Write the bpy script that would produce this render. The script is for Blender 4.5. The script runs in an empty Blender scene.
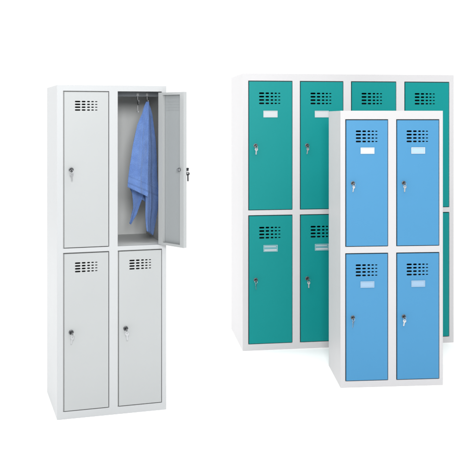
import bpy, bmesh, math, random
from mathutils import Vector, Matrix
random.seed(4)
S = bpy.context.scene
COL = S.collection

# ------------------------------------------------------------------ materials
def new_mat(name):
    m = bpy.data.materials.new(name); m.use_nodes = True
    return m, m.node_tree, m.node_tree.nodes['Principled BSDF']

def paint(name, rgb, rough=0.42, bump=0.03, var=0.03, spec=0.22):
    """powder-coated sheet steel: fine orange peel, faint cloudy variation"""
    m, nt, p = new_mat(name)
    tc = nt.nodes.new('ShaderNodeTexCoord')
    n1 = nt.nodes.new('ShaderNodeTexNoise'); n1.inputs['Scale'].default_value = 2.3; n1.inputs['Detail'].default_value = 3
    mx = nt.nodes.new('ShaderNodeMix'); mx.data_type = 'RGBA'
    mx.inputs['A'].default_value = (*[c*(1-var) for c in rgb], 1)
    mx.inputs['B'].default_value = (*[min(1, c*(1+var)) for c in rgb], 1)
    n2 = nt.nodes.new('ShaderNodeTexNoise'); n2.inputs['Scale'].default_value = 420; n2.inputs['Detail'].default_value = 2
    n3 = nt.nodes.new('ShaderNodeTexNoise'); n3.inputs['Scale'].default_value = 3.5; n3.inputs['Detail'].default_value = 1
    mr = nt.nodes.new('ShaderNodeMapRange'); mr.inputs['To Min'].default_value = rough-.06; mr.inputs['To Max'].default_value = rough+.06
    b = nt.nodes.new('ShaderNodeBump'); b.inputs['Strength'].default_value = bump; b.inputs['Distance'].default_value = .001
    b2 = nt.nodes.new('ShaderNodeBump'); b2.inputs['Strength'].default_value = .12; b2.inputs['Distance'].default_value = .004
    for n in (n1, n2, n3): nt.links.new(tc.outputs['Object'], n.inputs['Vector'])
    nt.links.new(n1.outputs['Fac'], mx.inputs['Factor']); nt.links.new(mx.outputs['Result'], p.inputs['Base Color'])
    nt.links.new(n1.outputs['Fac'], mr.inputs['Value']); nt.links.new(mr.outputs['Result'], p.inputs['Roughness'])
    nt.links.new(n3.outputs['Fac'], b2.inputs['Height']); nt.links.new(n2.outputs['Fac'], b.inputs['Height'])
    nt.links.new(b2.outputs['Normal'], b.inputs['Normal']); nt.links.new(b.outputs['Normal'], p.inputs['Normal'])
    p.inputs['Specular IOR Level'].default_value = spec
    return m

def metal(name, rgb, rough):
    m, nt, p = new_mat(name)
    p.inputs['Metallic'].default_value = 1
    tc = nt.nodes.new('ShaderNodeTexCoord'); n = nt.nodes.new('ShaderNodeTexNoise'); n.inputs['Scale'].default_value = 90
    mr = nt.nodes.new('ShaderNodeMapRange'); mr.inputs['To Min'].default_value = rough-.08; mr.inputs['To Max'].default_value = rough+.08
    nt.links.new(tc.outputs['Object'], n.inputs['Vector']); nt.links.new(n.outputs['Fac'], mr.inputs['Value'])
    nt.links.new(mr.outputs['Result'], p.inputs['Roughness'])
    p.inputs['Base Color'].default_value = (*rgb, 1)
    return m

M = dict(
    frame_grey=paint('light_grey_paint', (.328, .338, .344)),
    frame_white=paint('white_paint', (.385, .38, .385)),
    inside_shade=paint('shade_dark_inside_paint', (.10, .11, .12), rough=.6),  # interior shade put into the colour: black vent slots, dim coat rail
    door_grey=paint('pale_grey_door_paint', (.287, .298, .300)),
    frame_white_lifted=paint('white_paint_light_lifted', (.45, .446, .453)),  # same white, lightened to offset the weaker light on the wide locker
    inner_shade_grey=paint('shaded_grey_inner_paint', (.225, .24, .245)),  # shade on the open door's inside put into a darker grey
    inside_grey=paint('locker_inside_paint', (.52, .53, .525), rough=.6),
    door_teal=paint('teal_door_paint', (.002, .190, .186), rough=.40, spec=.12),
    door_blue=paint('blue_door_paint', (.041, .174, .322), rough=.40),
    chrome=metal('satin_nickel', (.40, .41, .42), .34),
    steel=metal('zinc_steel', (.55, .56, .57), .38),
)
def plain(name, rgb, rough):
    return paint(name, rgb, rough=rough, bump=.02, var=.05)
M['dark'] = plain('black_lock_core', (.015, .016, .018), .45)
M['card'] = plain('glare_white_card', (.42, .445, .46), .5)  # glare on the upper labels put into a whiter colour
M['card_teal'] = plain('no_glare_card_teal', (.11, .28, .31), .35)  # same label on lower doors, coloured as seen without glare
M['card_blue'] = plain('no_glare_card_blue', (.21, .31, .42), .35)
M['card_pale'] = plain('pale_blue_label_card', (.27, .375, .44), .5)
M['holder_teal'] = plain('holder_teal', (.24, .38, .40), .4)  # lower holders, likewise coloured as without glare
M['holder_blue'] = plain('holder_blue', (.23, .33, .43), .4)

def towel_mat():
    m, nt, p = new_mat('blue_terry_cloth')
    tc = nt.nodes.new('ShaderNodeTexCoord')
    v = nt.nodes.new('ShaderNodeTexVoronoi'); v.inputs['Scale'].default_value = 330
    n = nt.nodes.new('ShaderNodeTexNoise'); n.inputs['Scale'].default_value = 26; n.inputs['Detail'].default_value = 5
    mx = nt.nodes.new('ShaderNodeMix'); mx.data_type = 'RGBA'
    mx.inputs['A'].default_value = (.055, .108, .29, 1); mx.inputs['B'].default_value = (.118, .205, .43, 1)
    nt.links.new(tc.outputs['Object'], v.inputs['Vector']); nt.links.new(tc.outputs['Object'], n.inputs['Vector'])
    nt.links.new(n.outputs['Fac'], mx.inputs['Factor']); nt.links.new(mx.outputs['Result'], p.inputs['Base Color'])
    # woven border bands across the towel
    sp = nt.nodes.new('ShaderNodeSeparateXYZ'); nt.links.new(tc.outputs['Object'], sp.inputs[0])
    rp = nt.nodes.new('ShaderNodeValToRGB'); rp.color_ramp.interpolation = 'LINEAR'
    mrz = nt.nodes.new('ShaderNodeMapRange'); mrz.inputs['From Min'].default_value = 1.20; mrz.inputs['From Max'].default_value = 1.40
    tilt = nt.nodes.new('ShaderNodeMath'); tilt.operation = 'MULTIPLY_ADD'; tilt.inputs[1].default_value = .45
    nt.links.new(sp.outputs['X'], tilt.inputs[0]); nt.links.new(sp.outputs['Z'], tilt.inputs[2])
    off = nt.nodes.new('ShaderNodeMath'); off.operation = 'SUBTRACT'; off.inputs[1].default_value = .19
    nt.links.new(tilt.outputs[0], off.inputs[0]); nt.links.new(off.outputs[0], mrz.inputs['Value'])
    nt.links.new(mrz.outputs['Result'], rp.inputs['Fac'])
    el = rp.color_ramp.elements; el[0].color = (1, 1, 1, 1); el[1].color = (1, 1, 1, 1)
    for pos, c in ((.20, 1), (.215, .78), (.25, .78), (.265, 1), (.40, 1), (.415, .85), (.435, .85), (.45, 1)):
        e = el.new(pos); e.color = (c, c, c, 1)
    ml = nt.nodes.new('ShaderNodeMix'); ml.data_type = 'RGBA'; ml.blend_type = 'MULTIPLY'; ml.inputs['Factor'].default_value = 1
    nt.links.new(mx.outputs['Result'], ml.inputs['A']); nt.links.new(rp.outputs['Color'], ml.inputs['B'])
    nt.links.new(ml.outputs['Result'], p.inputs['Base Color'])
    b = nt.nodes.new('ShaderNodeBump'); b.inputs['Strength'].default_value = .8; b.inputs['Distance'].default_value = .004
    b2 = nt.nodes.new('ShaderNodeBump'); b2.inputs['Strength'].default_value = .35; b2.inputs['Distance'].default_value = .01
    nt.links.new(n.outputs['Fac'], b2.inputs['Height']); nt.links.new(v.outputs['Distance'], b.inputs['Height'])
    nt.links.new(b2.outputs['Normal'], b.inputs['Normal']); nt.links.new(b.outputs['Normal'], p.inputs['Normal'])
    p.inputs['Roughness'].default_value = .95; p.inputs['Specular IOR Level'].default_value = .15
    p.inputs['Sheen Weight'].default_value = .4; p.inputs['Sheen Tint'].default_value = (.5, .65, 1, 1)
    return m
M['towel'] = towel_mat()

def floor_mat():
    m, nt, p = new_mat('white_studio_floor')
    tc = nt.nodes.new('ShaderNodeTexCoord'); n = nt.nodes.new('ShaderNodeTexNoise'); n.inputs['Scale'].default_value = .8
    mx = nt.nodes.new('ShaderNodeMix'); mx.data_type = 'RGBA'
    mx.inputs['A'].default_value = (.965, .965, .965, 1); mx.inputs['B'].default_value = (.98, .98, .98, 1)
    nt.links.new(tc.outputs['Object'], n.inputs['Vector']); nt.links.new(n.outputs['Fac'], mx.inputs['Factor'])
    nt.links.new(mx.outputs['Result'], p.inputs['Base Color']); p.inputs['Roughness'].default_value = .9
    p.inputs['Specular IOR Level'].default_value = .0
    return m
M['floor'] = floor_mat()
M['barrel'] = metal('dark_nickel', (.16, .165, .17), .34)

# ------------------------------------------------------------------ mesh helpers
class MB:
    def __init__(s): s.v, s.f = [], []
    def quad(s, *ps):
        i = len(s.v); s.v += [tuple(p) for p in ps]; s.f.append(tuple(range(i, i+len(ps))))
    def box(s, x0, x1, y0, y1, z0, z1):
        i = len(s.v)
        s.v += [(x0,y0,z0),(x1,y0,z0),(x1,y1,z0),(x0,y1,z0),(x0,y0,z1),(x1,y0,z1),(x1,y1,z1),(x0,y1,z1)]
        s.f += [tuple(i+k for k in q) for q in ((0,3,2,1),(4,5,6,7),(0,1,5,4),(1,2,6,5),(2,3,7,6),(3,0,4,7))]
    def plate(s, xs, zs, solid, y0, y1):
        """slab in the xz plane made of grid cells; solid(i,j) tells which cells exist"""
        nx, nz = len(xs)-1, len(zs)-1
        ok = lambda i, j: 0 <= i < nx and 0 <= j < nz and solid(i, j)
        for i in range(nx):
            for j in range(nz):
                if not ok(i, j): continue
                a, b, c, d = xs[i], xs[i+1], zs[j], zs[j+1]
                s.quad((a,y0,c),(b,y0,c),(b,y0,d),(a,y0,d)); s.quad((a,y1,d),(b,y1,d),(b,y1,c),(a,y1,c))
                if not ok(i-1, j): s.quad((a,y1,c),(a,y0,c),(a,y0,d),(a,y1,d))
                if not ok(i+1, j): s.quad((b,y0,c),(b,y1,c),(b,y1,d),(b,y0,d))
                if not ok(i, j-1): s.quad((a,y1,c),(b,y1,c),(b,y0,c),(a,y0,c))
                if not ok(i, j+1): s.quad((a,y0,d),(b,y0,d),(b,y1,d),(a,y1,d))
    def cyl(s, c, axis, r, h, n=24, r2=None, ch=0.0):
        """closed cylinder from c along axis for h, optional chamfer ch at the far end"""
        c = Vector(c); ax = Vector(axis).normalized(); u = ax.orthogonal().normalized(); w = ax.cross(u)
        r2 = r if r2 is None else r2
        rings = [(0, r), (h-ch, r2), (h, r2-ch)] if ch else [(0, r), (h, r2)]
        base = len(s.v)
        for t, rr in rings:
            for k in range(n):
                a = 2*math.pi*k/n; s.v.append(tuple(c+ax*t+(u*math.cos(a)+w*math.sin(a))*rr))
        for q in range(len(rings)-1):
            for k in range(n):
                a, b = base+q*n+k, base+q*n+(k+1) % n
                s.f.append((a, b, b+n, a+n))
        s.f.append(tuple(base+k for k in reversed(range(n))))
        s.f.append(tuple(base+(len(rings)-1)*n+k for k in range(n)))
    def tube(s, pts, r, n=10, closed=False):
        pts = [Vector(p) for p in pts]; base = len(s.v); L = len(pts); up = None
        for i, p in enumerate(pts):
            t = (pts[(i+1) % L]-pts[i-1]) if closed else (pts[min(i+1, L-1)]-pts[max(i-1, 0)])
            t.normalize()
            if up is None: up = t.orthogonal().normalized()
            up = (up-t*up.dot(t)).normalized(); w = t.cross(up)
            for k in range(n):
                a = 2*math.pi*k/n; s.v.append(tuple(p+(up*math.cos(a)+w*math.sin(a))*r))
        for i in range(L if closed else L-1):
            for k in range(n):
                a, b = base+i*n+k, base+i*n+(k+1) % n
                c, d = base+((i+1) % L)*n+k, base+((i+1) % L)*n+(k+1) % n
                s.f.append((a, b, d, c))
        if not closed:
            s.f.append(tuple(base+k for k in reversed(range(n)))); s.f.append(tuple(base+(L-1)*n+k for k in range(n)))
    def build(s, name, mat, parent=None, smooth=False, bevel=0, loc=None, weld=False):
        me = bpy.data.meshes.new(name); me.from_pydata(s.v, [], s.f)
        me.materials.append(mat); me.update()
        if weld:
            b = bmesh.new(); b.from_mesh(me); bmesh.ops.remove_doubles(b, verts=b.verts, dist=1e-5); b.to_mesh(me); b.free()
        o = bpy.data.objects.new(name, me); COL.objects.link(o)
        if parent: o.parent = parent
        if loc: o.location = loc
        if smooth:
            for p in me.polygons: p.use_smooth = True
            md = o.modifiers.new('edges', 'EDGE_SPLIT'); md.split_angle = math.radians(40)
        if bevel:
            b = o.modifiers.new('bevel', 'BEVEL'); b.width = bevel; b.segments = 2; b.limit_method = 'ANGLE'
            b.harden_normals = False
        return o

def slot_cell(mb, X0, X1, Z0, Z1, cx, cz, w, h, y0, y1):
    """rectangular piece of sheet with a round-ended slot punched through"""
    r = h/2; hw = max(w/2-r, 0); rim = []
    n = 6
    for cxx, a0 in ((cx+hw, -90), (cx-hw, 90)):
        for k in range(n+1):
            a = math.radians(a0+180*k/n); rim.append((cxx+r*math.cos(a), cz+r*math.sin(a)))
    outer = []
    for (x, z) in rim:                       # project each rim point on the rectangle
        dx, dz = x-cx, z-cz
        t = min(((X1-cx)/dx if dx > 1e-9 else (X0-cx)/dx if dx < -1e-9 else 1e9),
                ((Z1-cz)/dz if dz > 1e-9 else (Z0-cz)/dz if dz < -1e-9 else 1e9))
        outer.append((cx+dx*t, cz+dz*t))
    N = len(rim)
    corners = [(X0,Z0),(X1,Z0),(X1,Z1),(X0,Z1)]
    for i in range(N):
        j = (i+1) % N
        a, b, A, B = rim[i], rim[j], outer[i], outer[j]
        ang = lambda p: math.atan2(p[1]-cz, p[0]-cx)
        span = (ang(B)-ang(A)) % (2*math.pi); extra = []
        for c in corners:
            d1 = (ang(c)-ang(A)) % (2*math.pi)
            if 1e-6 < d1 < span-1e-6 and span < 3.1: extra.append((d1, c))
        ring = [a, A] + [c for _, c in sorted(extra)] + [B, b]
        mb.quad(*[(p[0], y0, p[1]) for p in ring]); mb.quad(*[(p[0], y1, p[1]) for p in reversed(ring)])
        mb.quad((a[0],y0,a[1]), (b[0],y0,b[1]), (b[0],y1,b[1]), (a[0],y1,a[1]))

FR = [(0, .235), (.29, .455), (.52, .645), (.70, .81), (.865, .965)]
SH = [1.04, 1.02, .94, .80, .62]
def vent_sheet(mb, x0, x1, z0, z1, vx0, vx1, vz1, pitch, sh, y0, y1, rows=4):
    """sheet x0..x1, z0..z1 with rows x 5 slots whose widths shrink to the right; vz1 = top of vents"""
    W = vx1-vx0; H = pitch*rows; vt = vz1+(pitch-sh)/2; vb = vt-H
    ex = [vx0-.01]+[vx0+W*(FR[i][1]+FR[i+1][0])/2 for i in range(4)]+[vx1+.01]
    A, B = ex[0], ex[-1]
    for (a, b, c, d) in ((x0, A, z0, z1), (B, x1, z0, z1), (A, B, vt, z1), (A, B, z0, vb)):
        mb.quad((a,y0,c),(b,y0,c),(b,y0,d),(a,y0,d)); mb.quad((a,y1,d),(b,y1,d),(b,y1,c),(a,y1,c))
    for r in range(rows):
        zt = vt-pitch*r
        for i in range(5):
            a, b = vx0+W*FR[i][0], vx0+W*FR[i][1]
            slot_cell(mb, ex[i], ex[i+1], zt-pitch, zt, (a+b)/2, zt-pitch/2, b-a, sh*SH[i], y0, y1)

def tag(o, label, cat, group=None):
    o['label'] = label; o['category'] = cat
    if group: o['group'] = group
def empty(name, loc, rz=0):
    o = bpy.data.objects.new(name, None); COL.objects.link(o); o.location = loc; o.rotation_euler = (0, 0, rz)
    o.empty_display_size = .2
    return o

# ------------------------------------------------------------------ locker bank
def key_shape(mb, x, y, z, L, tilt=0.0, R=.0085, turn=0.0):
    """flat key hanging down from (x,y,z): bow with a hole, blade with bits"""
    T = Matrix.Translation((x, y, z)) @ Matrix.Rotation(turn, 4, 'Z') @ Matrix.Rotation(tilt, 4, 'Y')
    t = .0011; n = 20
    def P(px, py, pz): return T @ Vector((px, py, pz))
    cz = -R*.85
    for k in range(n):
        a, b = 2*math.pi*k/n, 2*math.pi*(k+1)/n
        o = [(R*math.sin(q), cz+R*math.cos(q)) for q in (a, b)]
        h = [(R*.33*math.sin(q), cz+R*.38+R*.33*math.cos(q)) for q in (a, b)]
        mb.quad(P(o[0][0],-t,o[0][1]),P(h[0][0],-t,h[0][1]),P(h[1][0],-t,h[1][1]),P(o[1][0],-t,o[1][1]))
        mb.quad(P(o[1][0],t,o[1][1]),P(h[1][0],t,h[1][1]),P(h[0][0],t,h[0][1]),P(o[0][0],t,o[0][1]))
        mb.quad(P(o[0][0],t,o[0][1]),P(o[0][0],-t,o[0][1]),P(o[1][0],-t,o[1][1]),P(o[1][0],t,o[1][1]))
        mb.quad(P(h[0][0],-t,h[0][1]),P(h[0][0],t,h[0][1]),P(h[1][0],t,h[1][1]),P(h[1][0],-t,h[1][1]))
    z0 = cz-R*.9; w = R*.42; z1 = -L
    prof = [(-w, z0), (-w, z1+.004), (0, z1), (w*.5, z1+.003)]
    m = 5; step = (z0-z1-.008)/m
    for i in range(m):
        zz = z1+.005+step*i
        prof += [(w, zz+step*.3), (w*.55, zz+step*.8)]
    prof += [(w, z0)]
    mb.quad(*[P(px, -t*.8, pz) for px, pz in prof]); mb.quad(*[P(px, t*.8, pz) for px, pz in reversed(prof)])
    for i in range(len(prof)):
        a, b = prof[i], prof[(i+1) % len(prof)]
        mb.quad(P(a[0],t*.8,a[1]),P(a[0],-t*.8,a[1]),P(b[0],-t*.8,b[1]),P(b[0],t*.8,b[1]))

def locker(name, w, h, D, cols, rows, loc, yaw, mats, label, vent, lockx, labelspec=None, open_door=None, keyscale=1.0, inner='inside_grey'):
    """cols / rows: (start, end) of each door opening, in metres from the front left bottom corner"""
    root = empty(name, loc, yaw); tag(root, label, 'locker')
    fm, dm = M[mats[0]], M[mats[1]]; im = M[inner]
    t = .0016; FD = .024
    # outer shell
    for x0, x1 in ((0, t), (w-t, w)):
        m = MB(); sx = .0006 if x0 == 0 else -.0006; m.box(x0+sx, x1+sx, FD+.0012, D, 0, h-.0008); m.build('side_panel', fm, root)
    m = MB(); m.box(t+.0008, w-t-.0008, FD+.0012, D-.0005, h-t-.001, h-.001); m.build('top_panel', fm, root)
    m = MB(); m.box(t+.0002, w-t-.0002, FD+.001, D-.004, .030, .0325); m.build('bottom_panel', im, root)
    m = MB(); m.box(t+.0002, w-t-.0002, D-.0035, D-.0015, .0, h-t-.001); m.build('back_panel', im, root)
    # front frame: one sheet with door openings
    xs = [.0]+[q for c in cols for q in c]+[w]
    zs = [.0]+[q for r in rows for q in r]+[h]
    hole = lambda i, j: i % 2 == 1 and j % 2 == 1
    m = MB(); m.plate(xs, zs, lambda i, j: not hole(i, j), .0, FD); m.build('front_frame', fm, root, bevel=.0014, weld=True)
    # stop lips behind each opening, a few mm in, as on the real frame
    m = MB(); e = .010
    for c in cols:
        for r in rows:
            if open_door == (c, r): continue
            x0, x1, z0, z1 = c[0], c[1], r[0], r[1]
            y0, y1 = FD+.0005, FD+.0025
            m.box(x0-.004, x0+e, y0, y1, z0-.004, z1+.004); m.box(x1-e, x1+.004, y0, y1, z0-.004, z1+.004)
            m.box(x0+e, x1-e, y0, y1, z0-.004, z0+e); m.box(x0+e, x1-e, y0, y1, z1-e, z1+.004)
    m.build('stop_lip', im, root)
    # inner walls
    for i in range(len(cols)-1):
        xa = (cols[i][1]+cols[i+1][0])/2
        m = MB(); m.box(xa-.004, xa+.004, FD+.003, D-.004, .033, h-.004); m.build('partition', im, root)
    zb = (rows[0][1]+rows[1][0])/2
    for i in range(len(cols)):
        a = t+.001 if i == 0 else (cols[i-1][1]+cols[i][0])/2+.0045
        b = w-t-.001 if i == len(cols)-1 else (cols[i][1]+cols[i+1][0])/2-.0045
        m = MB(); m.box(a, b, FD+.003, D-.004, zb+.006, zb+.0085); m.build('shelf', im, root)
    # doors
    G = .0058
    for ri, r in enumerate(rows):
        for ci, c in enumerate(cols):
            x0, x1, z0, z1 = c[0]+G, c[1]-G*.6, r[0]+G*.7, r[1]-G
            dw, dh = x1-x0, z1-z0
            is_open = open_door == (c, r)
            T = .020; ch = .0013
            m = MB()
            vx0, vx1, vtop, pitch, sh = vent
            va, vb = -dw+vx0, -dw+vx1
            vent_sheet(m, -dw+ch, -ch, ch, dh-ch, va, vb, dh-vtop, pitch, sh, 0, .0013)
            # chamfer and returns
            O = [(-dw, 0), (0, 0), (0, dh), (-dw, dh)]; I = [(-dw+ch, ch), (-ch, ch), (-ch, dh-ch), (-dw+ch, dh-ch)]
            for k in range(4):
                a, b, A, B = O[k], O[(k+1) % 4], I[k], I[(k+1) % 4]
                m.quad((a[0],ch,a[1]),(b[0],ch,b[1]),(B[0],0,B[1]),(A[0],0,A[1]))
            m.box(-dw, -dw+.0012, ch, T, 0, dh); m.box(-.0012, 0, ch, T, 0, dh)
            m.box(-dw+.0012, -.0012, ch, T, 0, .0012); m.box(-dw+.0012, -.0012, ch, T, dh-.0012, dh)
            lf, lh = .034, .040
            m.box(-dw+.0012, -dw+lf, T-.0012, T, .0012, dh-.0012)          # inward lip, free side
            m.box(-lh, -.0012, T-.0012, T, .0012, dh-.0012)                # inward lip, hinge side
            m.box(-dw+lf, -lh, T-.0012, T, .0012, .014); m.box(-dw+lf, -lh, T-.0012, T, dh-.014, dh-.0012)
            m.box(-dw+lf-.0012, -dw+lf, .004, T-.0012, .014, dh-.014)      # folded edge of the lip
            m.box(-lh, -lh+.0012, .004, T-.0012, .014, dh-.014)
            d = m.build('door', dm, root, loc=(x1, -.0012, z0))
            if not is_open:
                jr = random.Random(ci*7+ri*3+int(w*50)); d.rotation_euler = (math.radians(jr.uniform(-.04, .04)), math.radians(jr.uniform(-.05, .05)), math.radians(jr.uniform(0, .22)))
            if is_open:
                d.rotation_euler = (0, 0, math.radians(113.5)); d['label'] = 'upper right door standing open'
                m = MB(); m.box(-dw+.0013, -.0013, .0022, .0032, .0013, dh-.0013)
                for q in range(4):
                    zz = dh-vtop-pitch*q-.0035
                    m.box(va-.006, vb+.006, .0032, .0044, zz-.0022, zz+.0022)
                m.build('inner_shade_panel', M['inner_shade_grey'], d)  # added panel, its darker colour stands in for shade
            # lock barrel with escutcheon, keyhole core, key and spare key
            k = keyscale; lx = -dw+lockx; lz = dh/2
            m = MB(); m.cyl((lx, -.0, lz), (0, -1, 0), .0135*k, .003*k, 32, ch=.0008*k); m.cyl((lx, -.003*k, lz), (0, -1, 0), .0112*k, .009*k, 32, ch=.0012*k)
            if is_open:
                m.cyl((lx, .0015, lz), (0, 1, 0), .0105, .026, 28, ch=.001)
            lk = m.build('lock', M['barrel'], d, smooth=True)
            m = MB(); m.cyl((lx, -.0121*k, lz), (0, -1, 0), .0100*k, .0012*k, 28)
            m.build('lock_core', M['dark'], d, smooth=True)
            if is_open:
                m = MB(); m.cyl((lx, .0275, lz), (0, 1, 0), .0075, .004, 20)
                m.box(lx-.020, lx+.008, .0315, .0345, lz-.006, lz+.006)
                m.build('latch_arm', M['chrome'], d, bevel=.001)
            rnd = random.Random(ri*10+ci+int(w*100))
            kx = lx+.0015*k; ky = -.0134*k
            turn = rnd.uniform(-1.1, 1.1); off = rnd.uniform(-.002, .005)*k
            m = MB()                                             # key standing in the lock, seen on edge
            m.box(lx-.0011*k, lx+.0011*k, ky-.026*k, ky, lz-.0085*k, lz+.0085*k)
            m.box(lx-.0011*k, lx+.0011*k, ky-.029*k, ky-.026*k, lz-.006*k, lz+.006*k)
            m.build('key', M['dark'] if is_open else M['barrel'], d, bevel=.0008*k)
            m = MB(); rr = .0095*k                               # ring through the bow
            cy = ky-.021*k; cz = lz-rr*.8
            m.tube([(lx+off+rr*.9*math.sin(a), cy+rr*.2*math.sin(a), cz+rr*math.cos(a)) for a in [2*math.pi*q/24 for q in range(24)]], .0009*k, 6, closed=True)
            m.build('key_ring', M['steel'], d, smooth=True)
            m = MB(); key_shape(m, lx+off, cy, cz-rr*.75, (.052 if is_open else .044)*k, tilt=rnd.uniform(-.16, .22), R=.0105*k, turn=turn)
            m.build('spare_key', M['chrome'] if not is_open else M['dark'], d)
            # label holder below the vents
            if labelspec:
                la, lb, lt, lbz, up, low, hold = labelspec
                A, B, Z1, Z0 = -dw+la, -dw+lb, dh-lt, dh-lbz
                f = .0032; y = -.0038
                upper = ri == 1
                m = MB(); m.plate([A, A+f, B-f, B], [Z0, Z0+f, Z1-f, Z1], lambda i, j: not (i == 1 and j == 1), y, -.0001)
                hd = m.build('label_holder', M['card'] if upper else M[hold], d, bevel=.0006)
                if not upper: hd['label'] = 'label holder on lower door, coloured as without glare'
                m = MB(); m.box(A+f-.0003, B-f+.0003, -.0013, -.0002, Z0+f-.0003, Z1-f+.0003)
                cd = m.build('label_card', M['card_pale'] if (upper and low == 'card_blue' and ci == 1) else M[up] if upper else M[low], d)
                if not upper and low == 'card_teal':
                    m = MB()
                    hh = Z1-Z0
                    m.box(A+.006, B-.006, -.0021, -.00135, Z0+hh*.14, Z0+hh*.34)
                    m.box(A+.006, B-.012, -.0021, -.00135, Z1-hh*.30, Z1-hh*.20)
                    m.build('card_line', M['card'], d)
    return root

grey = locker('metal_locker', .5926, 1.798, .585, [(.032, .2775), (.3245, .5685)], [(.0405, .8945), (.9185, 1.7665)],
    (-1.3037, 5.3434, 0), .3388, ('frame_grey', 'door_grey'),
    'pale grey two column locker with its upper right door open and a blue towel inside',
    (.0565, .181, .0475, .0152, .0078), .0365, open_door=((.3245, .5685), (.9185, 1.7665)))
teal = locker('metal_locker', 1.5318, 1.9292, .74, [(.0395, .3515), (.4045, .7170), (.7725, 1.1035), (1.1640, 1.4990)],
    [(.0435, .9420), (.9765, 1.8800)], (-.4001, 6.928, 0), .1752, ('frame_white_lifted', 'door_teal'),
    'wide white locker with eight teal green doors standing behind the blue one',
    (.0700, .2255, .0760, .0235, .0112), .0455, labelspec=(.1005, .2000, .2035, .2500, 'card', 'card_teal', 'holder_teal'), keyscale=1.07, inner='inside_shade')
blue = locker('metal_locker', .6274, 1.6640, .538, [(.0293, .2905), (.3400, .6055)], [(.0385, .8075), (.8460, 1.6125)],
    (.2417, 5.9803, 0), .1026, ('frame_white', 'door_blue'),
    'white locker with four bright blue doors standing in front of the wide teal one',
    (.0575, .1945, .0615, .0205, .0098), .0400, labelspec=(.0865, .1705, .1640, .2020, 'card', 'card_blue', 'holder_blue'), keyscale=.92, inner='inside_shade')

# hinges and fittings of the open compartment
for hz in (.955, 1.34, 1.725):
    m = MB(); m.cyl((.5672, -.003, hz-.014), (0, 0, 1), .0035, .028, 14); m.box(.5672, .5700, -.002, .018, hz-.012, hz+.012)
    m.build('hinge', M['steel'], grey, smooth=True)
m = MB()
m.box(.308, .587, .120, .1225, 1.742, 1.765); m.box(.308, .587, .1225, .137, 1.7405, 1.742)
m.build('coat_rail', M['inside_shade'], grey)
def hook(x, n='coat_hook'):
    m = MB()
    pts = [(x, .119, 1.748), (x, .117, 1.725), (x, .113, 1.705), (x, .103, 1.694), (x, .090, 1.696), (x, .083, 1.706), (x, .082, 1.716)]
    m.tube(pts, .0028, 10); m.cyl((x, .082, 1.714), (0, 0, 1), .0042, .005, 12)
    m.box(x-.006, x+.006, .1185, .1197, 1.744, 1.762)
    m.build(n, M['barrel'], grey, smooth=True)
hook(.455); hook(.508)
m = MB()                                                        # low spare peg on the hanger strap
m.box(.4535, .4565, .1175, .1190, 1.652, 1.744); m.cyl((.455, .1175, 1.656), (0, -1, 0), .0045, .014, 14)
m.build('hanger_strap', M['barrel'], grey, smooth=True)

# ------------------------------------------------------------------ towel
def lerp(tab, z):
    if z >= tab[0][0]: return tab[0][1]
    for (a, va), (b, vb) in zip(tab, tab[1:]):
        if b <= z <= a:
            t = (a-z)/(a-b); return va+(vb-va)*t
    return tab[-1][1]
def cloth(mb, left, right, ztop, zbl, zbr, y0, amp, waves, ph, nz=70, nu=44, lean=0, jag=0.0, creases=(), slope=0.0):
    """sheet hanging between two side curves; bottom hem runs from zbl (left) to zbr (right)"""
    rows = []
    for i in range(nz+1):
        row = []
        for j in range(nu+1):
            u = j/nu; s = i/nz
            zb = zbl+(zbr-zbl)*u+jag*math.sin(u*9)
            z = ztop+(zb-ztop)*s
            x0, x1 = lerp(left, z), lerp(right, z)
            g = min(1, .25+s*1.3)
            q = u*waves*2*math.pi+ph+.9*s
            y = y0+amp*g*(math.sin(q)+.2*math.sin(2*q+.8))-lean*s
            for cu, ck, ca in creases:                       # sharp folds running down from the hook
                y += ca*(.3+.7*s)*max(0, 1-abs(u-cu-ck*s)/.13)**1.6
            y += slope*(u-.0)*g
            if s > .955: y -= .0022
            y += .0016*math.sin(z*17+u*9)+.0010*math.sin(z*31-u*13)
            row.append((x0+(x1-x0)*u+.0012*math.sin(z*23), y, z))
        rows.append(row)
    b = len(mb.v)
    for r in rows: mb.v += r
    for i in range(nz):
        for j in range(nu):
            a = b+i*(nu+1)+j; mb.f.append((a, a+nu+1, a+nu+2, a+1))
def zc(z): return 1.6227+(z-1.6227)*.972
def xc(x): return x-.034
L1 = [(zc(z), xc(x)) for x, z in ((.529,1.716),(.515,1.68),(.5066,1.645),(.4795,1.5796),(.4520,1.4638),(.4351,1.3481),(.4224,1.2267),(.4224,1.1))]
R1 = [(zc(z), xc(x)) for x, z in ((.541,1.716),(.542,1.66),(.541,1.58),(.539,1.45),(.536,1.3),(.533,1.17))]
L2 = [(zc(z), xc(x)) for x, z in ((.534,1.716),(.533,1.66),(.531,1.58),(.528,1.45),(.527,1.3),(.527,1.17),(.528,1.05),(.532,.985),(.541,.925))]
R2 = [(zc(z), xc(x)) for x, z in ((.546,1.716),(.562,1.68),(.575,1.6377),(.588,1.56),(.598,1.4917),(.611,1.3163),(.619,1.1992),(.616,1.08),(.606,1.01),(.586,.925))]
L3 = [(zc(z), xc(x)) for x, z in ((.455,1.26),(.458,1.20),(.462,1.15),(.464,1.10),(.455,1.06),(.446,1.005))]
R3 = [(zc(z), xc(x)) for x, z in ((.530,1.26),(.522,1.165),(.512,1.14),(.498,1.10),(.485,1.06),(.452,1.005))]
L4 = [(zc(z), xc(x)) for x, z in ((.53,1.66),(.490,1.5),(.452,1.35),(.447,1.22),(.470,1.165),(.50,1.13))]
R4 = [(zc(z), xc(x)) for x, z in ((.55,1.66),(.56,1.5),(.56,1.2),(.545,1.12))]
m = MB()
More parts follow.
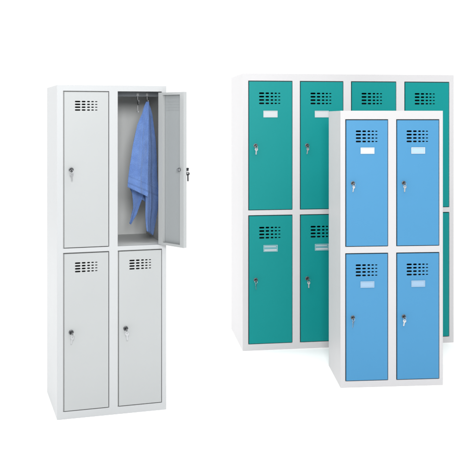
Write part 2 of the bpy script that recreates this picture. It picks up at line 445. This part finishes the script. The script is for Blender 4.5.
cloth(m, L1, R1, zc(1.714), zc(1.226), zc(1.168), .074, .009, .75, 1.9, lean=.016, creases=((.42, .16, -.012),), slope=-.01)
cloth(m, L2, R2, zc(1.714), zc(.968), zc(.930), .104, .016, .8, 3.6, lean=.004, creases=((.45, -.08, -.014),), slope=.085, nz=100)
cloth(m, L3, R3, zc(1.25), zc(1.01), zc(1.005), .135, .010, .8, 4.0, nz=30)
cloth(m, L4, R4, zc(1.66), zc(1.17), zc(1.12), .150, .006, .9, 1.0, nz=40)
towel = m.build('towel', M['towel'], None)
for p in towel.data.polygons: p.use_smooth = True
towel.location = grey.location; towel.rotation_euler = (0, 0, .3388)
sd = towel.modifiers.new('thickness', 'SOLIDIFY'); sd.thickness = .006; sd.offset = 0
tag(towel, 'bright blue towel hanging in folds from a hook inside the open grey locker', 'towel')

# ------------------------------------------------------------------ setting
m = MB(); m.quad((-60, -20, 0), (60, -20, 0), (60, 100, 0), (-60, 100, 0))
fl = m.build('floor', M['floor']); fl['kind'] = 'structure'

W = bpy.data.worlds.new('World'); S.world = W; W.use_nodes = True
bg = W.node_tree.nodes['Background']; bg.inputs['Color'].default_value = (1, 1, 1, 1); bg.inputs['Strength'].default_value = 1.14

def area(name, loc, target, sx, sy, power, color=(1, 1, 1)):
    l = bpy.data.lights.new(name, 'AREA'); l.shape = 'RECTANGLE'; l.size = sx; l.size_y = sy; l.energy = power; l.color = color
    o = bpy.data.objects.new(name, l); COL.objects.link(o); o.location = loc
    o.rotation_euler = (Vector(target)-Vector(loc)).to_track_quat('-Z', 'Y').to_euler()
    return o
area('overhead_softbox', (-.1, 3.9, 4.3), (-.1, 6.2, .9), 5.0, 1.2, 92)
area('key_softbox', (.22, .3, 2.6), (-.2, 6.0, 1.0), 1.1, 1.1, 235)
area('side_fill_lamp', (-9.0, 8.0, 2.2), (-.2, 6.3, 1.0), 3.5, 3.0, 470)  # added fill lamp, brightens the left side panels

cam = bpy.data.cameras.new('camera'); co = bpy.data.objects.new('camera', cam); COL.objects.link(co)
co.location = (0, 0, 1.62267); co.rotation_euler = (math.radians(90), 0, 0)
cam.sensor_width = 36; cam.lens = 996.54184/474*36
cam.shift_x = -(300.172-237)/474; cam.shift_y = -(237-117.578)/474
cam.clip_end = 500; S.camera = co

S.render.engine = 'CYCLES'
S.render.resolution_x = 1024; S.render.resolution_y = 1024
S.cycles.max_bounces = 8; S.cycles.diffuse_bounces = 6
S.view_settings.view_transform = 'Standard'; S.view_settings.look = 'None'
S.view_settings.exposure = 0; S.view_settings.gamma = 1
